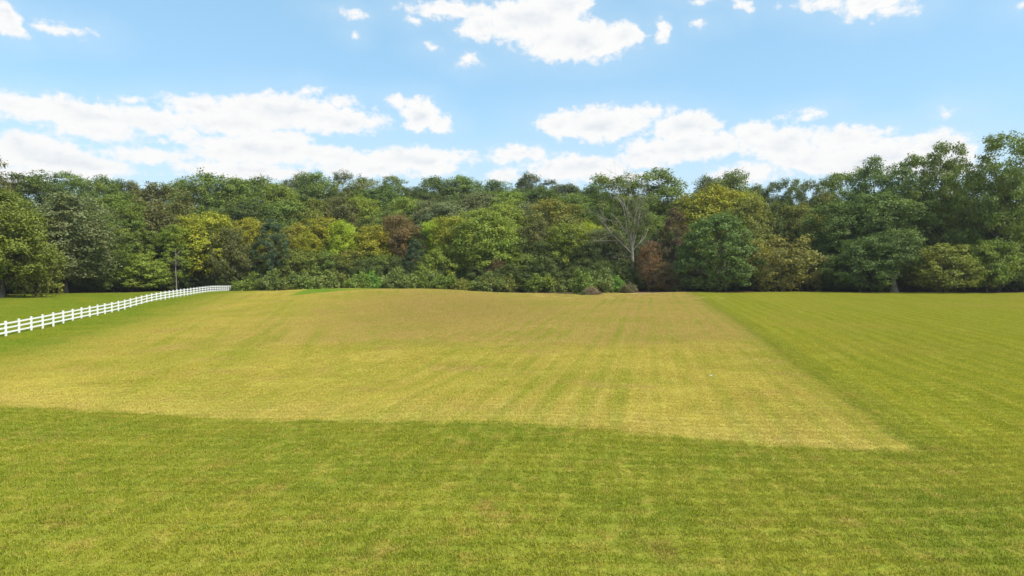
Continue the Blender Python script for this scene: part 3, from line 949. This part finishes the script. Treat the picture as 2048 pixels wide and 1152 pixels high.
rnd = random.Random(11)
crown_objs = {}
for i, (x, y, h, w, form, colr, tip, grp, label) in enumerate(TREES):
    var = rnd.randrange(len(PROTO[form])) if form not in ('R', 'S', 'O') else (i * 7 + rnd.randrange(2)) % len(PROTO[form])
    crown_me, trunk_me = PROTO[form][var]
    t = link('tree', None, loc=(x, y, gz(x, y) - .05))
    t.rotation_euler = (0, 0, rnd.uniform(0, 6.28))
    wk = w / W0 * {'edge': 1.12, 'second': 1.22, 'ridge': 1.14}[grp]
    t.scale = (wk, wk, h / HK[form])
    tag(t, label, 'tree', GROUPS[grp])
    tk = link('trunk', trunk_me, None, t)
    cr = link('crown', crown_me, None, t)
    j = rnd.uniform(.9, 1.1)
    cc = PALETTE[colr]
    cr.color = (cc[0] * j * rnd.uniform(.95, 1.05), cc[1] * j, cc[2] * j * rnd.uniform(.9, 1.1), tip)
    crown_objs.setdefault((form, var), cr)


# ------------------------------------------------------------------ shrub row
def make_bush_meshes(seed):
    rng = np.random.default_rng(seed)
    nc = 22
    a = np.arange(nc) * 2.4 + rng.uniform(-.5, .5, nc)
    r = np.sqrt(rng.uniform(.02, 1, nc)) * 1.0
    z = rng.uniform(.15, 1, nc) * np.sqrt(np.clip(1.1 - r ** 2, .1, 1)) * 3.0
    c = np.stack([r * np.cos(a) * 2.0, r * np.sin(a) * 1.6, z], -1)
    cr = rng.uniform(.55, 1.0, nc)
    c[:, 2] = np.clip(c[:, 2], .3, 4 - cr * .8)
    ns, nl = 13, 18
    ci = np.repeat(np.arange(nc), ns)
    d = unit(rng.normal(size=(nc * ns, 3)) + np.array([0, 0, .4]))
    sc = c[ci] + d * (cr[ci] * rng.uniform(.5, 1.1, nc * ns))[:, None]
    si = np.repeat(np.arange(len(sc)), nl)
    p = sc[si] + rng.normal(size=(len(si), 3)) * .2
    nrm = unit(d[si] * .5 + np.array([0, 0, .6]) + rng.normal(size=(len(si), 3)) * .6)
    p[:, 2] = np.abs(p[:, 2]) + .03
    me = leaves_mesh('foliage', p, nrm, .30 * rng.uniform(.6, 1.35, len(p)), rng)
    me.materials.append(MAT_LEAF)
    tb = Tubes(5)
    for i in range(nc):
        tb.add([(c[i, 0] * .15, c[i, 1] * .15, -.1), c[i] * .55 + np.array([0, 0, .1]), c[i]], [.07, .045, .015])
    st = tb.mesh('stems')
    st.materials.append(MAT_BARK)
    return me, st


BUSH_PROTO = [make_bush_meshes(300 + k) for k in range(4)]
# x, y, height, width, foliage colour, label
BUSHES = [
    (-66.4, 168, 4.5, 6.2, (0.18, 0.24, 0.042), 'first bush from the left in the shrub row, mid green'),
    (-64.1, 171, 5.4, 7.2, (0.18, 0.24, 0.042), 'second bush from the left in the shrub row, mid green'),
    (-58.8, 166, 6.2, 7.8, (0.19, 0.24, 0.06), 'third bush from the left in the shrub row, greyish green'),
    (-56.9, 168, 4.1, 6.2, (0.205, 0.225, 0.045), 'fourth bush from the left in the shrub row, olive'),
    (-54.3, 171, 5.9, 8.1, (0.19, 0.24, 0.06), 'fifth bush from the left in the shrub row, greyish green'),
    (-48.9, 166, 5.3, 8.1, (0.18, 0.24, 0.042), 'sixth bush from the left in the shrub row, mid green'),
    (-46.0, 168, 6.1, 7.9, (0.19, 0.24, 0.06), 'seventh bush from the left in the shrub row, greyish green'),
    (-42.8, 171, 5.6, 7.8, (0.205, 0.225, 0.045), 'eighth bush from the left in the shrub row, olive'),
    (-37.9, 166, 5.2, 7.3, (0.18, 0.24, 0.042), 'ninth bush from the left in the shrub row, mid green'),
    (-34.9, 168, 6.0, 7.1, (0.17, 0.3, 0.045), 'tenth bush from the left in the shrub row, bright green'),
    (-32.1, 171, 6.5, 8.6, (0.19, 0.24, 0.06), 'eleventh bush from the left in the shrub row, greyish green'),
    (-27.2, 166, 6.6, 8.7, (0.19, 0.24, 0.06), 'twelfth bush from the left in the shrub row, greyish green'),
    (-23.6, 168, 5.7, 7.6, (0.18, 0.24, 0.042), 'thirteenth bush from the left in the shrub row, mid green'),
    (-20.8, 171, 6.0, 7.2, (0.19, 0.24, 0.06), 'fourteenth bush from the left in the shrub row, greyish green'),
    (-17.0, 166, 5.0, 7.6, (0.18, 0.24, 0.042), 'fifteenth bush from the left in the shrub row, mid green'),
    (-13.5, 168, 5.3, 7.9, (0.205, 0.225, 0.045), 'sixteenth bush from the left in the shrub row, olive'),
    (-9.9, 171, 5.1, 8.1, (0.18, 0.24, 0.042), 'seventeenth bush from the left in the shrub row, mid green'),
    (-5.6, 166, 5.6, 8.1, (0.19, 0.24, 0.06), 'eighteenth bush from the left in the shrub row, greyish green'),
    (-1.7, 168, 4.9, 7.6, (0.205, 0.225, 0.045), 'nineteenth bush from the left in the shrub row, olive'),
    (2.3, 171, 4.7, 7.8, (0.18, 0.24, 0.042), 'twentieth bush from the left in the shrub row, mid green'),
    (6.3, 166, 5.5, 8.1, (0.18, 0.24, 0.042), 'twenty-first bush from the left in the shrub row, mid green'),
    (10.1, 168, 6.2, 7.6, (0.19, 0.24, 0.06), 'twenty-second bush from the left in the shrub row, greyish green'),
    (13.8, 171, 5.9, 8.1, (0.205, 0.225, 0.045), 'twenty-third bush from the left in the shrub row, olive'),
    (16.4, 158, 6.4, 6.7, (0.18, 0.24, 0.042), 'twenty-fourth bush from the left in the shrub row, mid green'),
    (20.4, 160, 6.6, 7.5, (0.19, 0.24, 0.06), 'twenty-fifth bush from the left in the shrub row, greyish green'),
    (24.6, 163, 4.9, 6.6, (0.17, 0.3, 0.045), 'twenty-sixth bush from the left in the shrub row, bright green'),
    (26.9, 158, 3.5, 4.3, (0.19, 0.165, 0.075), 'twenty-seventh bush from the left in the shrub row, brownish'),
]
for i, (x, y, h, w, cc, label) in enumerate(BUSHES):
    fm, sm = BUSH_PROTO[(i * 3 + i // 4) % 4]
    b = link('bush', None, loc=(x, y, gz(x, y) - .05))
    b.rotation_euler = (0, 0, rnd.uniform(-.5, .5) + (math.pi if i % 2 else 0))
    b.scale = (w / 5.2, w / 5.2, h / 4.0)
    tag(b, label, 'bush', 'shrubs in the row beneath the wood')
    link('stems', sm, None, b)
    f = link('foliage', fm, None, b)
    j = rnd.uniform(.9, 1.12)
    f.color = (cc[0] * j, cc[1] * j, cc[2] * j, 0.0)


# ------------------------------------------------------------------ the rest of the wood, a mass nobody could count
def build_woodland():
    rng = np.random.default_rng(77)
    srcs = [crown_objs[k] for k in list(crown_objs) if k[0] in ('R', 'S', 'T')]
    forms = [k for k in list(crown_objs) if k[0] in ('R', 'S', 'T')]
    low = [i for i, k in enumerate(forms) if k[0] == 'S']
    high = [i for i, k in enumerate(forms) if k[0] != 'S']
    co, rot, scl, pick = [], [], [], []

    def put(x, y, h, w, p):
        hk = HK[forms[p][0]]
        co.append((x, y, gz(x, y))); rot.append((0, 0, rng.uniform(0, 6.28))); scl.append((w / W0, w / W0, h / hk)); pick.append(p)
    # understorey just inside the edge
    for x in np.arange(-150, 160, 3.6):
        e = np.interp(x, EDGE_X, EDGE_Y)
        for dy in (9, 15, 22, 30):
            put(x + rng.uniform(-2, 2), e + dy + rng.uniform(-2.5, 2.5), rng.uniform(4.5, 9), rng.uniform(5, 8), low[rng.integers(len(low))])
    # crowns filling the slope, and the wood carrying on outside the picture
    for x in np.arange(-230, 235, 7.5):
        e = np.interp(x, EDGE_X, EDGE_Y)
        for dy in (22, 36, 50, 64, 78, 95, 115, 140):
            xx, yy = x + rng.uniform(-3, 3), e + dy + rng.uniform(-5, 5)
            top = np.interp(yy, [150, 180, 215, 260, 320], [13, 14.5, 17, 20, 20]) * rng.uniform(.85, 1.05)
            u = abs(xx / yy)
            if u > .80:
                top *= 1.35
            put(xx, yy, top, rng.uniform(8, 11), high[rng.integers(len(high))])
    me = points_mesh('woodland', np.array(co), np.array(rot), np.array(scl), np.array(pick))
    o = link('woodland', me)
    o.color = (.105, .14, .03, 0)
    scatter(o, srcs)
    tag(o, 'deep green wood filling the slope behind the edge trees', 'wood', kind='stuff')


build_woodland()


# ------------------------------------------------------------------ dead tree and snags
def grow(tb, rng, p, d, length, r, depth, up=.12, kids=(2, 4), spread=.55):
    n = 6
    pts, rad = [p], [r]
    q, dd = np.array(p, float), unit(np.array(d, float))
    for k in range(n):
        dd = unit(dd + rng.normal(0, .11, 3) + np.array([0, 0, up * .35]))
        q = q + dd * length / n
        pts.append(q.copy()); rad.append(r * (1 - .72 * (k + 1) / n))
    tb.add(pts, rad)
    if depth <= 0:
        return
    for _ in range(rng.integers(kids[0], kids[1] + 1)):
        k = rng.integers(2, n + 1)
        nd = unit(unit(pts[k] - pts[k - 1]) + rng.normal(0, spread, 3))
        grow(tb, rng, pts[k], nd, length * rng.uniform(.4, .68), max(rad[k] * .68, .022), depth - 1, up, kids, spread)


def dead_tree():
    x, y = 29.9, 170.0
    rng = np.random.default_rng(21)
    root = link('dead_tree', None, loc=(x, y, gz(x, y)))
    tag(root, 'half-dead tree with pale grey splayed bare limbs and thin leaves on top', 'tree')
    tb = Tubes(8)
    tb.add([(0, 0, -.3), (0, 0, 1.0), (.15, 0, 4.5), (.1, .1, 9.0), (.0, .1, 11.5)], [.62, .45, .38, .35, .33])
    link('trunk', tb.mesh('trunk'), MAT_DEAD, root)
    limbs = [((-.35, -.1, 1.0), 17, .34, 3), ((-.12, .1, 1.0), 18, .36, 3), ((.10, -.15, 1.0), 18, .36, 3), ((.34, .0, 1.0), 16, .30, 3), ((-.85, .1, .72), 21, .30, 3), ((.02, .3, 1.0), 16, .28, 3), ((.6, .15, .9), 12, .2, 2), ((-.25, -.3, 1.0), 16, .26, 3), ((-1.0, -.1, .2), 6, .14, 2), ((.22, -.3, 1.0), 17, .24, 3)]
    for k, (d, L, r, dep) in enumerate(limbs):
        t2 = Tubes(6)
        z = (10.5, 11.0, 11.2, 10.6, 9.2, 11.2, 9.8, 10.8, 6.8, 11.0)[k]
        grow(t2, rng, np.array([.06, .05, z]), (d[0] * .62, d[1] * .7, d[2]), L * .66, r * .62, dep, up=.05, kids=(2, 4), spread=.42)
        link('limb', t2.mesh('limb'), MAT_DEAD, root)

    n = 5200
    s = rng.integers(0, 60, n)
    cen = np.stack([rng.normal(.3, 2.8, 60), rng.normal(0, 2.2, 60), rng.uniform(14, 24, 60)], -1)
    p = cen[s] + rng.normal(0, .5, (n, 3))
    me = leaves_mesh('foliage', p, unit(rng.normal(size=(n, 3)) + np.array([0, 0, .7])), .3 * rng.uniform(.6, 1.3, n), rng)
    f = link('foliage', me, MAT_LEAF, root)
    f.color = (.12, .15, .04, 0)


dead_tree()


def snag(x, y, h, r, name, label, seed, mat, twigs=7):
    rng = np.random.default_rng(seed)
    root = link(name, None, loc=(x, y, gz(x, y)))
    tag(root, label, 'tree')
    tb = Tubes(7)
    hs = np.linspace(-.02, 1, 7)
    w = np.cumsum(rng.normal(0, .06, (7, 2)), 0)
    tb.add(np.stack([w[:, 0], w[:, 1], hs * h], -1), r * (1.1 - .85 * hs))
    link('trunk', tb.mesh('trunk'), mat, root)
    for _ in range(twigs):
        t2 = Tubes(5)
        z = h * rng.uniform(.4, .95)
        a = rng.uniform(0, 6.28)
        grow(t2, rng, (w[3, 0], w[3, 1], z), (math.cos(a), math.sin(a), .35), rng.uniform(1.2, 2.6), .055, 1)
        link('branch', t2.mesh('branch'), mat, root)


snag(-80.7, 164.0, 10.2, .13, 'snag', 'bare pale pole-like snag rising behind the white fence', 3, MAT_PALE_BARK, 10)
snag(-91.6, 157.0, 14.8, .16, 'snag', 'thin whitish bare stem against the left wood above the low spreading tree', 4, MAT_DEAD, 3)


# ------------------------------------------------------------------ brush pile and litter
def brush_pile():
    x, y = 17.2, 147.0
    rng = np.random.default_rng(8)
    root = link('brush_pile', None, loc=(x, y, gz(x, y)))
    tag(root, 'heap of cut brown branches lying at the far end of the meadow', 'brush pile')
    parts = []
    for k in range(3):
        tb = Tubes(5)
        for _ in range(150):
            a, rr = rng.uniform(0, 6.28), math.sqrt(rng.uniform(0, 1))
            px, py = rr * math.cos(a) * 2.1, rr * math.sin(a) * 1.4
            top = 1.75 * max(.12, 1 - rr ** 1.7) * rng.uniform(.25, 1.1)
            yaw = rng.normal(0, .9) + (0 if rng.random() < .6 else 1.6)
            pit = rng.normal(0, .35)
            L = rng.uniform(.5, 1.5)
            dv = np.array([math.cos(yaw) * math.cos(pit), math.sin(yaw) * math.cos(pit), math.sin(pit)])
            p0 = np.array([px, py, top + .12]) - dv * L * .5
            p1 = p0 + dv * L
            p0[2] = max(p0[2], .03); p1[2] = max(p1[2], .03)
            md = (p0 + p1) / 2 + rng.normal(0, .08, 3)
            md[2] = max(md[2], .05)
            r = rng.uniform(.015, .05)
            tb.add([p0, md, p1], [r, r * .8, r * .4])
        link('branches', tb.mesh('branches'), MAT_STICK, root)['kind'] = 'stuff'
    p = np.stack([rng.normal(-1.5, .7, 1400), rng.normal(-.7, .5, 1400), np.abs(rng.normal(0, .38, 1400)) + .03], -1)
    me = leaves_mesh('weeds', p, unit(rng.normal(size=(1400, 3)) + np.array([0, 0, .6])), .16 * rng.uniform(.6, 1.3, 1400), rng)
    w = link('weeds', me, MAT_LEAF, root)
    w['kind'] = 'stuff'
    w.color = (.10, .13, .04, 0)


brush_pile()


def scrap():
    x, y = 11.2, 38.3
    rng = np.random.default_rng(2)
    xs = np.linspace(-.07, .07, 7)
    XX, YY = np.meshgrid(xs, xs * .8)
    ZZ = .05 + rng.uniform(0, .09, XX.shape)
    v = np.stack([XX + rng.normal(0, .012, XX.shape), YY, ZZ], -1).reshape(-1, 3)
    i = (np.arange(6)[:, None] * 7 + np.arange(6)[None, :]).reshape(-1)
    me = np_mesh('scrap', v, np.stack([i, i + 1, i + 8, i + 7], -1))
    m, g = new_mat('pale_plastic')
    n = g.noise(g.node('ShaderNodeTexCoord').outputs['Object'], 12.0, 3.0, .6)
    finish(g, principled(g, g.mix(n, (.34, .5, .36), (.5, .6, .5)), .4, .4))
    o = link('plastic_scrap', me, m, loc=(x, y, gz(x, y)))
    tag(o, 'tiny pale crumpled scrap lying on the dry hay stubble', 'litter')


scrap()


# ------------------------------------------------------------------ white three-rail fence
def box_mesh(name, sx, sy, sz, z0=0.0, bev=0.0):
    import bmesh
    bm = bmesh.new()
    bmesh.ops.create_cube(bm, size=1.0)
    for v in bm.verts:
        v.co = Vector((v.co.x * sx, v.co.y * sy, (v.co.z + .5) * sz + z0))
    if bev:
        bmesh.ops.bevel(bm, geom=list(bm.edges), offset=bev, segments=1, affect='EDGES')
    me = bpy.data.meshes.new(name)
    bm.to_mesh(me); bm.free()
    me.materials.append(MAT_VINYL)
    return me


def build_fence():
    import bmesh
    n0, n1 = -4, 47
    y0, y1 = 62.1, 174.3
    L = math.hypot(y1 - y0, (y1 - y0) * FENCE_SLOPE)
    stepy = (y1 - y0) / 47.0
    pm = box_mesh('post', .15, .15, 1.60, -.28, .006)
    rail_me = box_mesh('rail', 1.0, .042, .15, -.075)
    bm = bmesh.new()
    lo = [bm.verts.new((a * .095, b * .095, 0)) for a, b in ((-1, -1), (1, -1), (1, 1), (-1, 1))]
    hi = [bm.verts.new((a * .095, b * .095, .03)) for a, b in ((-1, -1), (1, -1), (1, 1), (-1, 1))]
    ap = bm.verts.new((0, 0, .085))
    bm.faces.new(lo[::-1])
    for k in range(4):
        bm.faces.new((lo[k], lo[(k + 1) % 4], hi[(k + 1) % 4], hi[k]))
        bm.faces.new((hi[k], hi[(k + 1) % 4], ap))
    cap_me = bpy.data.meshes.new('post_cap')
    bm.to_mesh(cap_me); bm.free()
    cap_me.materials.append(MAT_VINYL)
    root = link('fence', None, loc=(fence_x(y0), y0, gz(fence_x(y0), y0)))
    tag(root, 'long white three-rail vinyl fence running up the left side of the meadow', 'fence')
    o0 = root.location
    pts = []
    for i in range(n0, n1 + 1):
        y = y0 + stepy * i
        x = fence_x(y)
        pts.append(Vector((x, y, gz(x, y))) - o0)
    yaw = math.atan2(1.0, FENCE_SLOPE)
    for i, p in enumerate(pts):
        po = link('post', pm, None, root, p)
        po.rotation_euler = (rnd.uniform(-.012, .012), rnd.uniform(-.012, .012), yaw)
        link('post_cap', cap_me, None, po, (0, 0, 1.322))
        if i:
            a = pts[i - 1]
            dv = p - a
            for hz in (.34, .76, 1.16):
                r = link('rail', rail_me, None, root, (a + p) / 2 + Vector((0, 0, hz)))
                r.rotation_euler = (0, -math.asin(dv.z / dv.length), math.atan2(dv.y, dv.x))
                r.scale = (dv.length - .154, 1, 1)


build_fence()

POSTS = [(-70.9, 176.5, 'thin dark wire fence post nearest the end of the white fence'), (-70.6, 178.6, 'second thin dark wire fence post past the white fence end'), (-70.2, 180.8, 'third thin dark wire fence post past the fence end, almost in the shrubs')]
for (x, y, lab) in POSTS:
    tb = Tubes(6)
    tb.add([(0, 0, -.3), (0, 0, .8), (0, 0, 1.5)], [.05, .048, .045])
    tb.add([(0, 0, 1.49), (0, 0, 1.54), (0, 0, 1.56)], [.07, .06, .005])
    for z in (.35, .6, .85, 1.1, 1.35):
        tb.add([(-.07, 0, z), (0, 0, z), (.07, 0, z)], [.012, .014, .012])
    o = link('wire_fence_post', tb.mesh('wire_fence_post'), MAT_STEEL, loc=(x, y, gz(x, y)))
    tag(o, lab, 'fence post', 'wire fence posts past the white fence')


# ------------------------------------------------------------------ grass
def grass_clump(seed):
    rng = np.random.default_rng(seed)
    k = 980
    half = .54
    p = rng.uniform(-half, half, (k, 2))
    tuft = rng.uniform(-half, half, (26, 2))
    sel = rng.random(k) < .3
    p[sel] = tuft[rng.integers(0, 26, sel.sum())] + rng.normal(0, .05, (sel.sum(), 2))
    h = rng.gamma(6, .0062, k) + .016
    h[sel] *= 1.15
    a = rng.uniform(0, 6.28, k)
    lean = np.abs(rng.normal(.55, .35, k))
    w = rng.uniform(.0045, .0095, k)
    side = np.stack([-np.sin(a), np.cos(a), 0 * a], -1)
    fwd = np.stack([np.cos(a), np.sin(a), 0 * a], -1)
    b = np.stack([p[:, 0], p[:, 1], np.full(k, -.012)], -1)
    up = np.array([0, 0, 1.0])
    mid = b + up * (h * .62)[:, None] + fwd * (h * lean * .35)[:, None]
    tip = b + up * (h * np.clip(1.05 - lean * .3, .3, 1))[:, None] + fwd * (h * lean)[:, None]
    v = np.stack([b - side * w[:, None], b + side * w[:, None], mid + side * w[:, None] * .7, mid - side * w[:, None] * .7, tip], 1).reshape(-1, 3)
    i = np.arange(k) * 5
    f = np.concatenate([np.stack([i, i + 1, i + 2], -1), np.stack([i, i + 2, i + 3], -1), np.stack([i + 3, i + 2, i + 4], -1)])
    me = np_mesh('grass_clump', v, f)
    me.materials.append(MAT_GRASS)
    return me


def build_grass():
    rng = np.random.default_rng(9)
    pts = []
    step = .72
    for y in np.arange(7.5, 172, step):
        hw = y * .80 + 4
        x = np.arange(-hw, hw, step)
        x = x[y < np.interp(x, EDGE_X, EDGE_Y) + rng.normal(-.5, .8, len(x)) - 6.0 * ((x > 24) & (x < 58))]
        pts.append(np.stack([x + rng.uniform(-.14, .14, len(x)), y + rng.uniform(-.14, .14, len(x))], -1))
    p = np.concatenate(pts)
    n = len(p)
    root_xy = (0.0, 13.0)
    z = ground_real(p[:, 0], p[:, 1])
    zx = (ground_real(p[:, 0] + .4, p[:, 1]) - ground_real(p[:, 0] - .4, p[:, 1])) / .8
    zy = (ground_real(p[:, 0], p[:, 1] + .4) - ground_real(p[:, 0], p[:, 1] - .4)) / .8
    # tilt with the slope, then turn about the upright
    rot = np.stack([np.arctan(zy), -np.arctan(zx), rng.choice([0, .5, 1, 1.5], n) * math.pi * 0 + rng.uniform(0, 6.28, n) * 0], -1)
    s = rng.uniform(.75, 1.3, n)
    co = np.stack([p[:, 0], p[:, 1], z], -1)
    pick = rng.integers(0, 6, n)
    me = points_mesh('grass', co, rot, np.stack([np.where(rng.random(n) < .5, 1, -1) * np.ones(n), np.where(rng.random(n) < .5, 1, -1) * np.ones(n), s], -1), pick)
    o = link('grass', me)
    tag(o, 'short mown grass blades covering the near meadow', 'grass', kind='stuff')
    src = []
    for k in range(6):
        c = link('grass_clump', grass_clump(50 + k), None, o, (-2.5 + k, 12.0, gz(-2.5 + k, 12.0)))
        c['kind'] = 'stuff'
        src.append(c)
    scatter(o, src)


from mathutils.bvhtree import BVHTree
_gm = bpy.data.objects['ground'].data
_xs = np.unique(np.empty(0))


def ground_real(x, y):
    """height of the ground mesh itself (with its small bumps)"""
    out = np.empty(len(x))
    for i in range(len(x)):
        hit = _TREE.ray_cast(Vector((x[i], y[i], 100.0)), Vector((0, 0, -1)))
        out[i] = hit[0].z
    return out


_TREE = BVHTree.FromPolygons([v.co.copy() for v in _gm.vertices], [tuple(p.vertices) for p in _gm.polygons])
build_grass()


# ------------------------------------------------------------------ air
def build_haze():
    lo = min(v.co.z for v in _gm.vertices) - 1.0
    me = box_mesh('haze', 8400, 8000, 62.0 - lo, lo)
    me.materials.clear()
    m, g = new_mat('air')
    pv = g.node('ShaderNodeVolumePrincipled')
    pv.inputs['Density'].default_value = 0.00012
    pv.inputs['Color'].default_value = (0.9, 0.93, 1.0, 1.0)
    pv.inputs['Anisotropy'].default_value = 0.2
    o = g.node('ShaderNodeOutputMaterial')
    g.l.new(pv.outputs[0], o.inputs['Volume'])
    h = link('haze', me, m, loc=(0, 2900, 0))
    tag(h, 'thin pale summer haze over meadow and wood', 'haze', kind='stuff')


build_haze()
